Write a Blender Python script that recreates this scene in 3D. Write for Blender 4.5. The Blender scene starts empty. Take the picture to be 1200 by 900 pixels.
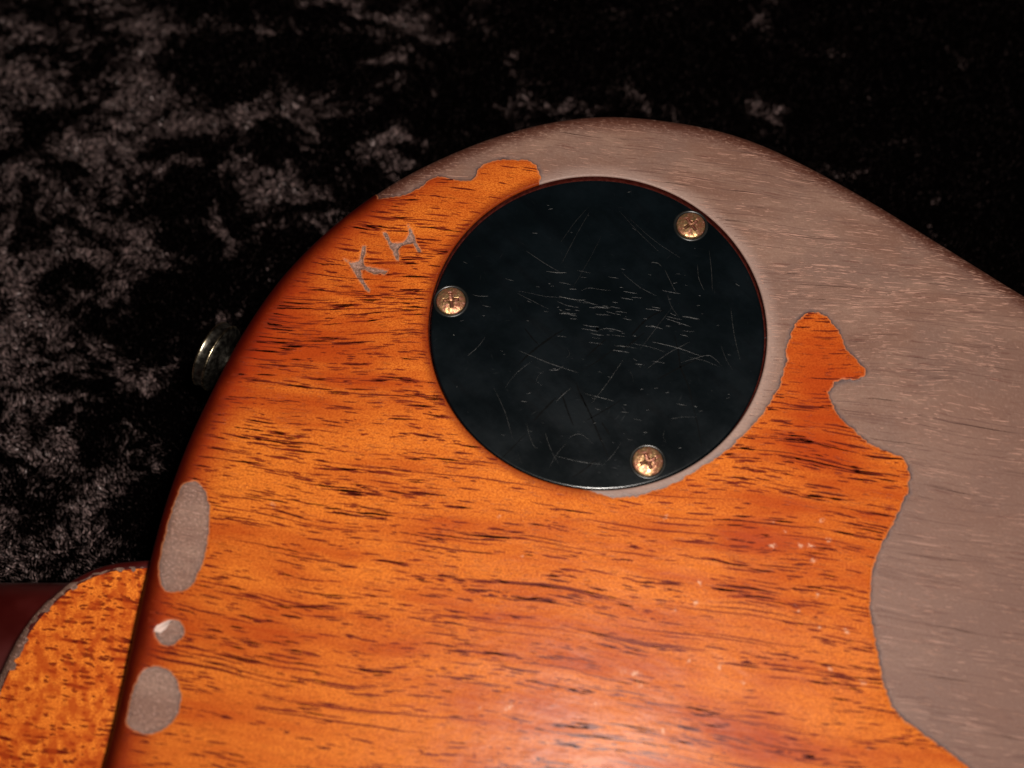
import bpy, math, random
import numpy as np
from math import radians, sin, cos, tan, pi

# ------------------------------------------------------------------ camera, light, exposure
SC = bpy.context.scene
COL = SC.collection
IMG_W, IMG_H = 1200.0, 900.0
LENS = 50.0
FPX = IMG_W * LENS / 36.0
TILT = radians(20.0)
DIST = 0.285
CAM = np.array([0.0, -DIST * sin(TILT), DIST * cos(TILT)])

cam_data = bpy.data.cameras.new('camera')
cam_data.lens = LENS
cam_data.sensor_width = 36.0
cam_data.clip_start = 0.01
cam_data.clip_end = 20.0
cam_data.dof.use_dof = True
cam_data.dof.focus_distance = 0.299
cam_data.dof.aperture_fstop = 9.5
cam = bpy.data.objects.new('camera', cam_data)
cam.location = CAM
cam.rotation_euler = (TILT, 0, 0)
COL.objects.link(cam)
SC.camera = cam

world = bpy.data.worlds.new('World')
SC.world = world
world.use_nodes = True
bg = world.node_tree.nodes['Background']
bg.inputs[0].default_value = (0.62, 0.42, 0.38, 1)
bg.inputs[1].default_value = 0.008

def lamp(name, loc, target, size, power, color):
    d = bpy.data.lights.new(name, 'AREA')
    d.shape = 'DISK'
    d.size = size
    d.energy = power
    d.color = color
    o = bpy.data.objects.new(name, d)
    o.location = loc
    v = np.array(target) - np.array(loc)
    from mathutils import Vector
    o.rotation_euler = Vector(v).to_track_quat('-Z', 'Y').to_euler()
    COL.objects.link(o)
    return o

lamp('camera_flash', (0.034, -0.064, 0.285), (0.010, 0.004, 0.0), 0.035, 1.24, (1.0, 0.93, 0.86))

SC.view_settings.view_transform = 'Standard'
SC.view_settings.look = 'None'
SC.view_settings.exposure = 0.0
SC.view_settings.gamma = 1.0
SC.cycles.max_bounces = 6

# ------------------------------------------------------------------ helpers
MM = 0.001

def unproj(pts, z=0.0):
    """photo pixel -> world xy on the level z"""
    p = np.asarray(pts, float).reshape(-1, 2)
    z = np.broadcast_to(np.asarray(z, float), (len(p),))
    dx = (p[:, 0] - IMG_W / 2) / FPX
    dy = -(p[:, 1] - IMG_H / 2) / FPX
    d = np.stack([dx, dy * cos(TILT) + sin(TILT), dy * sin(TILT) - cos(TILT)], 1)
    t = (z - CAM[2]) / d[:, 2]
    return (CAM[None, :2] + d[:, :2] * t[:, None])

def _hash(ix, iy, seed):
    h = (ix.astype(np.int64) * 374761393 + iy.astype(np.int64) * 668265263 + seed * 974711) & 0x7fffffff
    h = ((h ^ (h >> 13)) * 1274126177) & 0x7fffffff
    return ((h ^ (h >> 16)) & 0xffff) / 65536.0

def perlin(x, y, seed=0):
    x = np.asarray(x, float); y = np.asarray(y, float)
    ix = np.floor(x); iy = np.floor(y)
    fx = x - ix; fy = y - iy
    u = fx * fx * fx * (fx * (fx * 6 - 15) + 10)
    v = fy * fy * fy * (fy * (fy * 6 - 15) + 10)
    def g(cx, cy):
        a = _hash(cx, cy, seed) * 2 * pi
        return np.cos(a) * (x - cx) + np.sin(a) * (y - cy)
    n00 = g(ix, iy); n10 = g(ix + 1, iy); n01 = g(ix, iy + 1); n11 = g(ix + 1, iy + 1)
    return 1.4 * ((n00 * (1 - u) + n10 * u) * (1 - v) + (n01 * (1 - u) + n11 * u) * v)

def fbm(x, y, octv=3, seed=0, gain=0.5):
    s = 0; a = 1.0
    for k in range(octv):
        s = s + a * perlin(x * 2 ** k + 17.3 * k, y * 2 ** k - 9.1 * k, seed + k)
        a *= gain
    return s

def smooth(a, b, x):
    t = np.clip((x - a) / (b - a), 0, 1)
    return t * t * (3 - 2 * t)

def catmull(pts, step, closed=True):
    P = np.asarray(pts, float)
    n = len(P)
    out = []
    rng = range(n if closed else n - 1)
    for i in rng:
        if closed:
            p0, p1, p2, p3 = P[i - 1], P[i], P[(i + 1) % n], P[(i + 2) % n]
        else:
            p0, p1, p2, p3 = P[max(i - 1, 0)], P[i], P[i + 1], P[min(i + 2, n - 1)]
        m = max(2, int(np.linalg.norm(p2 - p1) / step) + 1)
        t = np.linspace(0, 1, m, endpoint=False)[:, None]
        out.append(0.5 * ((2 * p1) + (-p0 + p2) * t + (2 * p0 - 5 * p1 + 4 * p2 - p3) * t ** 2 + (-p0 + 3 * p1 - 3 * p2 + p3) * t ** 3))
    return np.concatenate(out)

def resample(P, step):
    Q = np.vstack([P, P[:1]])
    L = np.r_[0, np.cumsum(np.linalg.norm(np.diff(Q, axis=0), axis=1))]
    n = int(L[-1] / step)
    s = np.linspace(0, L[-1], n, endpoint=False)
    return np.stack([np.interp(s, L, Q[:, 0]), np.interp(s, L, Q[:, 1])], 1)

def relax(P, it):
    for _ in range(it):
        P = 0.5 * P + 0.25 * (np.roll(P, 1, 0) + np.roll(P, -1, 0))
    return P

def sdf(points, poly):
    """signed distance, positive inside"""
    A = np.asarray(poly, float); B = np.roll(A, -1, 0)
    E = B - A
    EE = (E ** 2).sum(1) + 1e-20
    out = np.empty(len(points))
    for k in range(0, len(points), 20000):
        p = points[k:k + 20000]
        d = p[:, None, :] - A[None]
        t = np.clip((d * E[None]).sum(2) / EE, 0, 1)
        q = d - E[None] * t[..., None]
        m = np.sqrt((q ** 2).sum(2).min(1))
        c = (A[None, :, 1] > p[:, 1:2]) != (B[None, :, 1] > p[:, 1:2])
        xi = A[None, :, 0] + (p[:, 1:2] - A[None, :, 1]) * E[None, :, 0] / np.where(np.abs(E[:, 1]) < 1e-20, 1e-20, E[:, 1])[None]
        ins = ((c & (p[:, 0:1] < xi)).sum(1) % 2) == 1
        out[k:k + 20000] = np.where(ins, m, -m)
    return out

class Soup:
    """vertices with attributes and triangles"""
    def __init__(self, v, t, a=None):
        self.v = v; self.t = t; self.a = a or {}
    def clip(self, f):
        """keep f > 0, cutting the triangles along f = 0"""
        f = np.where(np.abs(f) < 1e-9, 1e-9, f)
        T = self.t
        s = f[T] > 0
        c = s.sum(1)
        keep = [T[c == 3]]
        names = list(self.a)
        M = np.column_stack([self.v] + [self.a[k] for k in names])
        new = []
        base = len(M)
        for cnt in (1, 2):
            idx = np.where(c == cnt)[0]
            if not len(idx): continue
            tt = T[idx]; ss = s[idx]
            lone = (ss if cnt == 1 else ~ss).argmax(1)
            r = np.arange(len(idx))
            a = tt[r, lone]; b = tt[r, (lone + 1) % 3]; d = tt[r, (lone + 2) % 3]
            wb = (f[a] / (f[a] - f[b]))[:, None]; wd = (f[a] / (f[a] - f[d]))[:, None]
            pb = M[a] * (1 - wb) + M[b] * wb
            pd = M[a] * (1 - wd) + M[d] * wd
            ib = base + r; idd = base + len(idx) + r
            base += 2 * len(idx)
            new += [pb, pd]
            if cnt == 1:
                keep.append(np.stack([a, ib, idd], 1))
            else:
                keep.append(np.stack([ib, b, d], 1)); keep.append(np.stack([ib, d, idd], 1))
        M = np.concatenate([M] + new)
        T = np.concatenate(keep)
        used, inv = np.unique(T, return_inverse=True)
        M = M[used]; T = inv.reshape(T.shape)
        return Soup(M[:, :3], T, {k: M[:, 3 + i] for i, k in enumerate(names)})

def join(*ss):
    off = 0; V = []; T = []; A = {k: [] for k in ss[0].a}
    for s in ss:
        V.append(s.v); T.append(s.t + off); off += len(s.v)
        for k in A: A[k].append(s.a[k])
    return Soup(np.concatenate(V), np.concatenate(T), {k: np.concatenate(x) for k, x in A.items()})

def mesh_obj(name, v, t, mat, parent=None, attrs=None, smooth_on=True):
    """one mesh object out of numpy vertices and triangles or quads"""
    me = bpy.data.meshes.new(name)
    t = np.asarray(t)
    n = t.shape[1]
    me.vertices.add(len(v))
    me.vertices.foreach_set('co', np.asarray(v, np.float32).ravel())
    me.loops.add(t.size)
    me.loops.foreach_set('vertex_index', t.astype(np.int32).ravel())
    me.polygons.add(len(t))
    me.polygons.foreach_set('loop_start', np.arange(0, t.size, n, dtype=np.int32))
    for k, x in (attrs or {}).items():
        at = me.attributes.new(k, 'FLOAT', 'POINT')
        at.data.foreach_set('value', np.asarray(x, np.float32))
    me.update(calc_edges=True)
    me.validate()
    me.polygons.foreach_set('use_smooth', np.full(len(me.polygons), smooth_on))
    me.materials.append(mat)
    o = bpy.data.objects.new(name, me)
    COL.objects.link(o)
    if parent is not None:
        o.parent = parent
    return o

def grid_tris(nu, nv, wrap_u=False):
    """index grid with nu columns, nv rows; index = row * nu + col"""
    cu = np.arange(nu if wrap_u else nu - 1)
    r = np.arange(nv - 1)
    R, C = np.meshgrid(r, cu, indexing='ij')
    a = R * nu + C; b = R * nu + (C + 1) % nu
    c = (R + 1) * nu + (C + 1) % nu; d = (R + 1) * nu + C
    return np.concatenate([np.stack([a, b, c], -1).reshape(-1, 3), np.stack([a, c, d], -1).reshape(-1, 3)])

def empty(name, loc=(0, 0, 0)):
    o = bpy.data.objects.new(name, None)
    o.empty_display_size = 0.02
    o.location = loc
    COL.objects.link(o)
    return o

def tag(o, **kw):
    for k, x in kw.items():
        o[k] = x
    return o

def lathe(profile, n=64):
    """(r, z) pairs from the axis outwards -> vertices, quads split in triangles"""
    P = np.asarray(profile, float)
    a = np.linspace(0, 2 * pi, n, endpoint=False)
    v = np.concatenate([np.stack([r * np.cos(a), r * np.sin(a), np.full(n, z)], 1) for r, z in P])
    return v, grid_tris(n, len(P), True)

# ------------------------------------------------------------------ material building
class NT:
    def __init__(self, name):
        self.m = bpy.data.materials.new(name)
        self.m.use_nodes = True
        self.t = self.m.node_tree
        self.bsdf = self.t.nodes['Principled BSDF']
    def n(self, kind, **kw):
        nd = self.t.nodes.new(kind)
        for k, x in kw.items(): setattr(nd, k, x)
        return nd
    def link(self, a, b): self.t.links.new(a, b)
    def put(self, sock, val):
        if hasattr(val, 'links') or hasattr(val, 'is_linked'): self.link(val, sock)
        elif isinstance(val, (tuple, list)) and len(val) == 3 and sock.type == 'RGBA': sock.default_value = (*val, 1)
        else: sock.default_value = val
    def math(self, op, a, b=0.0, c=0.0, clamp=False):
        nd = self.n('ShaderNodeMath', operation=op, use_clamp=clamp)
        self.put(nd.inputs[0], a); self.put(nd.inputs[1], b); self.put(nd.inputs[2], c)
        return nd.outputs[0]
    def mul(self, a, b, clamp=False): return self.math('MULTIPLY', a, b, clamp=clamp)
    def add(self, a, b, clamp=False): return self.math('ADD', a, b, clamp=clamp)
    def ramp(self, x, a, b, lo=0.0, hi=1.0):
        nd = self.n('ShaderNodeMapRange', interpolation_type='SMOOTHSTEP')
        self.put(nd.inputs['Value'], x)
        self.put(nd.inputs['From Min'], a); self.put(nd.inputs['From Max'], b)
        self.put(nd.inputs['To Min'], lo); self.put(nd.inputs['To Max'], hi)
        return nd.outputs[0]
    def mix(self, f, a, b, blend='MIX'):
        nd = self.n('ShaderNodeMix', data_type='RGBA', blend_type=blend)
        self.put(nd.inputs[0], f); self.put(nd.inputs[6], a); self.put(nd.inputs[7], b)
        return nd.outputs[2]
    def attr(self, name):
        return self.n('ShaderNodeAttribute', attribute_name=name).outputs['Fac']
    def vec(self, x, y, z=0.0):
        nd = self.n('ShaderNodeCombineXYZ')
        self.put(nd.inputs[0], x); self.put(nd.inputs[1], y); self.put(nd.inputs[2], z)
        return nd.outputs[0]
    def objco(self): return self.n('ShaderNodeTexCoord').outputs['Object']
    def noise(self, v, scale=1.0, detail=2.0, rough=0.5, dist=0.0, dims='3D'):
        nd = self.n('ShaderNodeTexNoise', noise_dimensions=dims)
        if v is not None: self.link(v, nd.inputs['Vector'])
        nd.inputs['Scale'].default_value = scale
        nd.inputs['Detail'].default_value = detail
        nd.inputs['Roughness'].default_value = rough
        nd.inputs['Distortion'].default_value = dist
        return nd.outputs['Fac']
    def voro(self, v, scale=1.0, rnd=1.0):
        nd = self.n('ShaderNodeTexVoronoi', voronoi_dimensions='2D', feature='F1')
        self.link(v, nd.inputs['Vector'])
        nd.inputs['Scale'].default_value = scale
        nd.inputs['Randomness'].default_value = rnd
        sep = self.n('ShaderNodeSeparateColor')
        self.link(nd.outputs['Color'], sep.inputs[0])
        return nd.outputs['Distance'], sep.outputs[0], sep.outputs[1]
    def bump(self, h, strength=1.0, dist=0.001, normal=None):
        nd = self.n('ShaderNodeBump')
        self.put(nd.inputs['Height'], h)
        nd.inputs['Strength'].default_value = strength
        nd.inputs['Distance'].default_value = dist
        if normal is not None: self.link(normal, nd.inputs['Normal'])
        return nd.outputs[0]
    def set(self, **kw):
        for k, x in kw.items(): self.put(self.bsdf.inputs[k.replace('_', ' ')], x)
        return self.m

def pore_field(N, gu, gv, density, layers, seed=0.0):
    """elongated pores: stretched cells, each cell holding one dash or none"""
    total = None
    wob = N.noise(N.vec(N.mul(gu, 0.22), N.mul(gv, 0.8), seed), 1.0, 4.0, 0.62)
    gvw = N.add(gv, N.mul(N.math('SUBTRACT', wob, 0.5), 0.7))
    for i, (lu, lv, size, thr, st) in enumerate(layers):
        v = N.vec(N.math('ADD', N.math('DIVIDE', gu, lu), 13.7 * i + seed), N.math('ADD', N.math('DIVIDE', gvw, lv), 7.1 * i + seed))
        d, ra, rb = N.voro(v)
        r = N.ramp(rb, 0.0, 1.0, size * 0.45, size)
        on = N.ramp(N.math('SUBTRACT', N.add(ra, density), thr), 0.0, 0.12)
        dash = N.ramp(N.math('DIVIDE', d, r), 1.0, 0.6)
        e = N.mul(N.mul(dash, on), st)
        total = e if total is None else N.math('MAXIMUM', total, e)
    return total

def wood_finish(name, cols, dark, rough, seed=0.0, edge=True, heel=False):
    """orange lacquered mahogany: colour bands, pores, edge staining, film wear"""
    N = NT(name)
    gu, gv = N.attr('gu'), N.attr('gv')
    clus = N.noise(N.vec(N.mul(gu, 0.035), N.mul(gv, 0.16), seed + 4.0), 1.0, 3.0, 0.55)
    dens = N.ramp(clus, 0.33, 0.70, -0.34, 0.36)
    if heel:
        lay = [(3.6, 1.0, 0.44, 0.46, 0.9), (1.8, 1.0, 0.42, 0.48, 0.85), (12.0, 1.6, 0.30, 0.45, 1.0)]
    else:
        lay = [(5.0, 0.50, 0.22, 0.45, 0.45), (14.0, 0.42, 0.17, 0.40, 0.40), (30.0, 0.9, 0.10, 0.40, 0.45)]
    pores = pore_field(N, gu, gv, dens, lay, seed)
    band = N.noise(N.vec(N.mul(gu, 0.03), N.mul(gv, 0.22), seed + 1.3), 1.0, 4.0, 0.6)
    patch = N.noise(N.vec(N.mul(gu, 0.045), N.mul(gv, 0.05), seed + 9.3), 1.0, 2.0, 0.5)
    fine = N.noise(N.vec(N.mul(gu, 0.8), N.mul(gv, 5.5), seed + 2.2), 1.0, 3.0, 0.65)
    speck = N.noise(N.vec(N.mul(gu, 2.6), N.mul(gv, 3.8), seed + 3.1), 1.0, 2.0, 0.75)
    f = N.add(N.mul(band, 0.55), N.mul(patch, 0.45))
    if edge: f = N.add(f, N.mul(N.attr('hue'), 0.17))
    c = N.mix(N.ramp(f, 0.33, 0.74), cols[0], cols[1])
    c = N.mix(N.ramp(fine, 0.32, 0.72, 0.0, 0.35), c, cols[2])
    c = N.mix(N.ramp(speck, 0.34, 0.62, 0.75, 0.0), c, (cols[2][0] * 0.8, cols[2][1] * 0.65, cols[2][2] * 0.5))
    c = N.mix(pores, c, dark)
    c = N.mix(N.ramp(pores, 0.0, 0.35, 0.0, 0.25), c, N.mix(0.5, c, dark))
    h = N.mul(pores, -0.02)
    if heel:
        fig = N.noise(N.vec(N.mul(gu, 0.42), N.mul(gv, 0.30), 3.0), 1.0, 3.0, 0.6)
        c = N.mix(N.ramp(fig, 0.38, 0.6, 0.75, 0.0), c, cols[2])
    if edge:
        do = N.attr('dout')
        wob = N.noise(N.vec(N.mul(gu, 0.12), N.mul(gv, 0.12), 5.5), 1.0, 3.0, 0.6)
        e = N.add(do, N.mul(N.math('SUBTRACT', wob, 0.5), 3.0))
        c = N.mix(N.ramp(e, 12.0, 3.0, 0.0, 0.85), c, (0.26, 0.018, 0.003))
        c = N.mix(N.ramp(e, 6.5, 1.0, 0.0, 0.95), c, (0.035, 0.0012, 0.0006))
        # film edge highlight painted in as pale colour, and the stain line at the cavity rim
        c = N.mix(N.ramp(N.attr('rim'), 2.4, 0.1, 0.0, 0.75), c, (0.13, 0.008, 0.002))
        fe = N.attr('film')
        c = N.mix(N.ramp(fe, 0.02, 0.40, 0.55, 0.0), c, (0.55, 0.20, 0.08))
        sc = N.attr('scuff')
        grit = N.noise(N.vec(N.mul(gu, 2.0), N.mul(gv, 2.0), 8.0), 1.0, 3.0, 0.7)
        sm = N.ramp(N.mul(sc, N.ramp(grit, 0.3, 0.65)), 0.18, 0.75)
        c = N.mix(N.mul(sm, 0.75), c, (0.72, 0.42, 0.27))
        h = N.add(h, N.mul(N.mul(sc, grit), 0.10))
        haze = N.ramp(N.attr('rub'), 0.0, 1.0)
        rr = N.add(N.mul(haze, 0.18), rough)
    else:
        rr = rough
    wav = N.noise(N.vec(N.mul(gu, 0.18), N.mul(gv, 0.35), 6.0), 1.0, 2.0, 0.5)
    h = N.add(h, N.mul(wav, 0.03))
    b = N.bump(h, 1.0, 0.001)
    N.set(Base_Color=c, Roughness=0.62, Normal=b)
    N.bsdf.inputs['Specular IOR Level'].default_value = 0.03
    N.bsdf.inputs['Coat Weight'].default_value = 0.17
    N.put(N.bsdf.inputs['Coat Roughness'], rr)
    N.put(N.bsdf.inputs['Coat Normal'], N.bump(N.add(N.add(N.mul(wav, 0.10), N.mul(speck, 0.012)), N.mul(pores, -0.02)), 1.0, 0.001))
    return N.m

def bare_wood_mat(name, seed=0.0, tone=1.0, pitting=0.12, halo=1.0, groove=0.05):
    N = NT(name)
    gu, gv = N.attr('gu'), N.attr('gv')
    k = tone
    clus = N.noise(N.vec(N.mul(gu, 0.05), N.mul(gv, 0.12), seed + 4.0), 1.0, 3.0, 0.6)
    dens = N.ramp(clus, 0.34, 0.64, -0.26, 0.42)
    light = pore_field(N, gu, gv, dens, [(9.0, 0.45, 0.15, 0.42, 0.45), (16.0, 0.6, 0.10, 0.45, 0.5)], seed)
    darkp = pore_field(N, gu, gv, N.mul(dens, 0.5), [(14.0, 1.1, 0.2, 0.80, 0.8), (7.0, 0.7, 0.22, 0.80, 0.6)], seed + 31)
    band = N.noise(N.vec(N.mul(gu, 0.03), N.mul(gv, 0.14), seed + 1.3), 1.0, 4.0, 0.6)
    fine = N.noise(N.vec(N.mul(gu, 0.55), N.mul(gv, 4.5), seed + 2.2), 1.0, 4.0, 0.65)
    patch = N.noise(N.vec(N.mul(gu, 0.07), N.mul(gv, 0.07), seed + 7.7), 1.0, 3.0, 0.55)
    c = N.mix(N.ramp(band, 0.36, 0.64), (0.320 * k, 0.188 * k, 0.136 * k), (0.225 * k, 0.114 * k, 0.078 * k))
    c = N.mix(N.ramp(patch, 0.46, 0.66, 0.0, 0.8), c, (0.235 * k, 0.138 * k, 0.105 * k))
    c = N.mix(N.ramp(fine, 0.35, 0.7, 0.35, 0.0), c, (0.19 * k, 0.088 * k, 0.066 * k))
    c = N.mix(N.ramp(N.attr('low_right'), 0.0, 1.0, 0.0, 0.6), c, (0.17, 0.085, 0.062))
    c = N.mix(N.mul(darkp, 0.7), c, (0.10, 0.035, 0.025))
    c = N.mix(N.mul(light, 0.8), c, (0.60, 0.31, 0.22))
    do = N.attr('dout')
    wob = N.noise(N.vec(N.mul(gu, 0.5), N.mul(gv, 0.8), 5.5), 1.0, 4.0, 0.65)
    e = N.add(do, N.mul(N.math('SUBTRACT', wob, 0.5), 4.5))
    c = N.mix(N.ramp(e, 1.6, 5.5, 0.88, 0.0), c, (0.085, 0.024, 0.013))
    fe = N.attr('film')
    g2 = N.noise(N.vec(N.mul(gu, 0.35), N.mul(gv, 0.35), 2.5), 1.0, 3.0, 0.6)
    c = N.mix(N.mul(N.ramp(fe, -1.2, -0.05), N.ramp(g2, 0.35, 0.62, 0.25 * halo, 0.9 * halo)), c, (0.12, 0.078, 0.072))  # shadow halo beside the film edge, painted into the wood colour
    c = N.mix(N.mul(N.ramp(fe, -0.42, -0.08), N.ramp(g2, 0.38, 0.58, 0.3 * halo, 0.85 * halo)), c, (0.060, 0.030, 0.026))
    rim = N.attr('rim')
    c = N.mix(N.ramp(rim, 3.5, 0.2, 0.0, 0.35), c, (0.44, 0.32, 0.28))
    h = N.add(N.mul(fine, 0.012), N.mul(light, 0.03))
    lump = N.noise(N.vec(N.mul(gu, 0.9), N.mul(gv, 2.4), 1.0), 1.0, 5.0, 0.68)
    h = N.add(h, N.mul(lump, N.ramp(do, 2.0, 6.0, 0.16, 0.03)))
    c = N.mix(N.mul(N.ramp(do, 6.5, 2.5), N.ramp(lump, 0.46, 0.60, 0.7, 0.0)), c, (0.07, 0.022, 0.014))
    c = N.mix(N.mul(N.ramp(do, 7.0, 3.0), N.ramp(lump, 0.57, 0.68, 0.0, 0.4)), c, (0.55, 0.33, 0.25))  # glints on the rough edge, painted as pale specks
    pit = N.noise(N.vec(N.mul(gu, 1.7), N.mul(gv, 1.9), 3.0), 1.0, 4.0, 0.7)
    c = N.mix(N.ramp(pit, 0.36, 0.52, pitting, 0.0), c, (0.10, 0.055, 0.042))
    c = N.mix(N.ramp(pit, 0.54, 0.68, 0.0, min(0.85, pitting * 1.3)), c, (0.52, 0.31, 0.25))
    h = N.add(h, N.mul(pit, 0.05 + 0.25 * pitting))
    h = N.add(h, N.mul(N.ramp(fe, -0.55, 0.0), groove))
    N.set(Base_Color=c, Roughness=N.ramp(fine, 0.3, 0.7, 0.40, 0.52), Normal=N.bump(h, 1.0, 0.001))
    N.bsdf.inputs['Specular IOR Level'].default_value = 0.30
    return N.m

ORANGE = ((0.80, 0.225, 0.026), (0.40, 0.052, 0.006), (0.34, 0.046, 0.005))
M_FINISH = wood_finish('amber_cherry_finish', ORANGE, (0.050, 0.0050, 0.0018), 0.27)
M_HEEL = wood_finish('amber_heel_finish', ((1.0, 0.29, 0.032), (0.70, 0.13, 0.013), (0.38, 0.045, 0.005)), (0.12, 0.008, 0.002), 0.3, 21.0, edge=False, heel=True)
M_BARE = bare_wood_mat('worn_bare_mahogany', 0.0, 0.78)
M_SPOT = bare_wood_mat('worn_spot_wood', 12.0, 0.95, 0.5, 0.5)
M_LETTER = bare_wood_mat('scratched_letter_wood', 17.0, 1.25, 0.7, 0.15, 0.35)

def plain(name, col, rough, metal=0.0, coat=0.0, bumpn=None):
    N = NT(name)
    co = N.objco()
    nz = N.noise(co, bumpn[0] if bumpn else 200.0, 3.0, 0.6)
    c = N.mix(N.ramp(nz, 0.3, 0.7), tuple(x * 0.7 for x in col), tuple(min(1, x * 1.2) for x in col))
    N.set(Base_Color=c, Roughness=N.ramp(nz, 0.3, 0.7, rough * 0.8, rough * 1.2), Metallic=metal)
    N.bsdf.inputs['Coat Weight'].default_value = coat
    N.bsdf.inputs['Coat Roughness'].default_value = 0.15
    if bumpn:
        N.put(N.bsdf.inputs['Normal'], N.bump(nz, 1.0, bumpn[1]))
    return N.m

M_SIDE = plain('dark_cherry_side_finish', (0.050, 0.0020, 0.0010), 0.45, 0.0, 0.5, (60.0, 0.0002))
M_WALL = plain('cavity_wall_stain', (0.060, 0.006, 0.0025), 0.5, 0.0, 0.25, (900.0, 0.0002))
M_FLOOR = plain('cavity_floor_shade', (0.02, 0.008, 0.005), 0.7)

def plate_mat():
    N = NT('scratched_black_plastic')
    co = N.objco()
    sep = N.n('ShaderNodeSeparateXYZ'); N.link(co, sep.inputs[0])
    x = N.mul(sep.outputs[0], 1000.0); y = N.mul(sep.outputs[1], 1000.0)
    sm = N.noise(N.vec(N.mul(x, 0.06), N.mul(y, 0.07), 2.0), 1.0, 5.0, 0.65)
    smear = N.noise(N.vec(N.mul(N.add(x, y), 0.25), N.mul(N.math('SUBTRACT', y, x), 0.04), 4.0), 1.0, 4.0, 0.65)
    c = N.mix(N.ramp(sm, 0.35, 0.65), (0.0012, 0.0024, 0.0031), (0.0017, 0.0036, 0.0050))
    c = N.mix(N.ramp(smear, 0.45, 0.7, 0.0, 0.6), c, (0.0009, 0.0017, 0.0024))
    h = None
    for i, (ang, lu, lv) in enumerate(((-8, 4.0, 0.6), (-12, 9.0, 1.1), (50, 11.0, 1.6), (-72, 9.0, 1.6))):
        a = radians(ang)
        wq = N.noise(N.vec(N.mul(x, 0.12), N.mul(y, 0.12), 9.0 + i), 1.0, 2.0, 0.6)
        u = N.add(N.mul(x, cos(a)), N.mul(y, sin(a)))
        v = N.add(N.add(N.mul(x, -sin(a)), N.mul(y, cos(a))), N.mul(wq, 5.0))
        d, ra, rb = N.voro(N.vec(N.math('DIVIDE', u, lu), N.math('DIVIDE', v, lv)))
        e = N.mul(N.ramp(d, N.mul(rb, 0.13), 0.0), N.ramp(ra, 0.8, 0.95))
        h = e if h is None else N.add(h, e)
    dust = N.noise(N.vec(N.mul(x, 3.0), N.mul(y, 3.0), 1.0), 1.0, 2.0, 0.7)
    N.set(Base_Color=c, Roughness=N.add(N.ramp(sm, 0.3, 0.7, 0.16, 0.24), N.mul(h, 0.1)),
          Normal=N.bump(N.add(N.mul(h, -0.004), N.add(N.mul(dust, 0.004), N.mul(smear, 0.018))), 1.0, 0.001))
    N.bsdf.inputs['Specular IOR Level'].default_value = 0.5
    return N.m
M_PLATE = plate_mat()

def scratch_mat(name, col, alpha_lo):
    N = NT(name)
    co = N.objco()
    nz = N.noise(co, 2200.0, 2.0, 0.7)
    c = N.mix(N.mul(N.ramp(nz, 0.42, 0.66), N.attr('tone')), tuple(k * alpha_lo for k in col), col)
    N.set(Base_Color=c, Roughness=0.45)
    N.bsdf.inputs['Specular IOR Level'].default_value = 0.05 if alpha_lo > 0.3 else 0.5
    return N.m
M_SCR = scratch_mat('pale_hairline_scratch', (0.15, 0.145, 0.13), 0.03)
M_SCR_D = scratch_mat('dark_gouge_scratch', (0.0012, 0.0016, 0.002), 0.6)

def screw_mat():
    N = NT('tarnished_brass')
    co = N.objco()
    a = N.noise(co, 900.0, 4.0, 0.6)
    b = N.noise(co, 1900.0, 3.0, 0.6)
    c = N.mix(N.ramp(a, 0.42, 0.60), (0.46, 0.28, 0.13), (0.24, 0.085, 0.045))
    c = N.mix(N.ramp(b, 0.55, 0.68, 0.0, 0.8), c, (0.46, 0.21, 0.16))
    cav = N.attr('cavity')
    c = N.mix(N.ramp(cav, 0.1, 0.8, 0.0, 0.7), c, (0.14, 0.045, 0.03))
    N.set(Base_Color=c, Metallic=N.ramp(a, 0.4, 0.65, 0.9, 0.5), Roughness=N.ramp(b, 0.3, 0.7, 0.30, 0.5),
          Normal=N.bump(N.add(a, b), 1.0, 0.00007))
    return N.m
M_SCREW = screw_mat()
M_BUTTON = plain('black_nickel', (0.20, 0.18, 0.15), 0.36, 1.0, 0.0, (700.0, 0.00008))
M_GOLD = plain('rubbed_edge_nickel', (0.60, 0.48, 0.31), 0.27, 1.0, 0.0, (700.0, 0.00006))

# ------------------------------------------------------------------ the guitar
R_EDGE = 0.0040          # rounding of the back edge
D1 = 0.0075              # width of the edge band
FILM = 0.00018           # lacquer thickness
THICK = 0.045

sil = [(120, 900), (135, 840), (150, 770), (163, 710), (175, 660), (186, 615), (200, 570), (215, 530), (232, 490),
       (252, 450), (275, 405), (300, 365), (325, 330), (355, 297), (388, 266), (420, 241), (448, 221), (482, 201), (520, 183),
       (560, 166), (600, 153), (640, 143), (680, 137), (715, 135), (750, 137), (790, 142), (830, 149), (870, 160), (910, 176),
       (950, 196), (1000, 223), (1050, 253), (1100, 284), (1150, 315), (1200, 346), (1300, 404), (1390, 470), (1450, 560),
       (1490, 700), (1500, 880), (1470, 1060), (1380, 1170), (1150, 1220), (850, 1230), (500, 1230), (250, 1215),
       (130, 1170), (92, 1080), (98, 980)]
OUT = unproj(sil, -0.6 * R_EDGE)
OUT = catmull(OUT, 0.0004)
OUT = relax(resample(OUT, 0.0005), 120)
if ((OUT[:, 0] * np.roll(OUT[:, 1], -1) - np.roll(OUT[:, 0], -1) * OUT[:, 1]).sum()) < 0:
    OUT = OUT[::-1]
OUT = resample(OUT, 0.00042)
T_ = np.roll(OUT, -1, 0) - np.roll(OUT, 1, 0)
T_ /= np.linalg.norm(T_, axis=1)[:, None]
N_IN = np.stack([-T_[:, 1], T_[:, 0]], 1)        # points inwards (outline runs anticlockwise)
OUT_C = OUT[::3]

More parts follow.
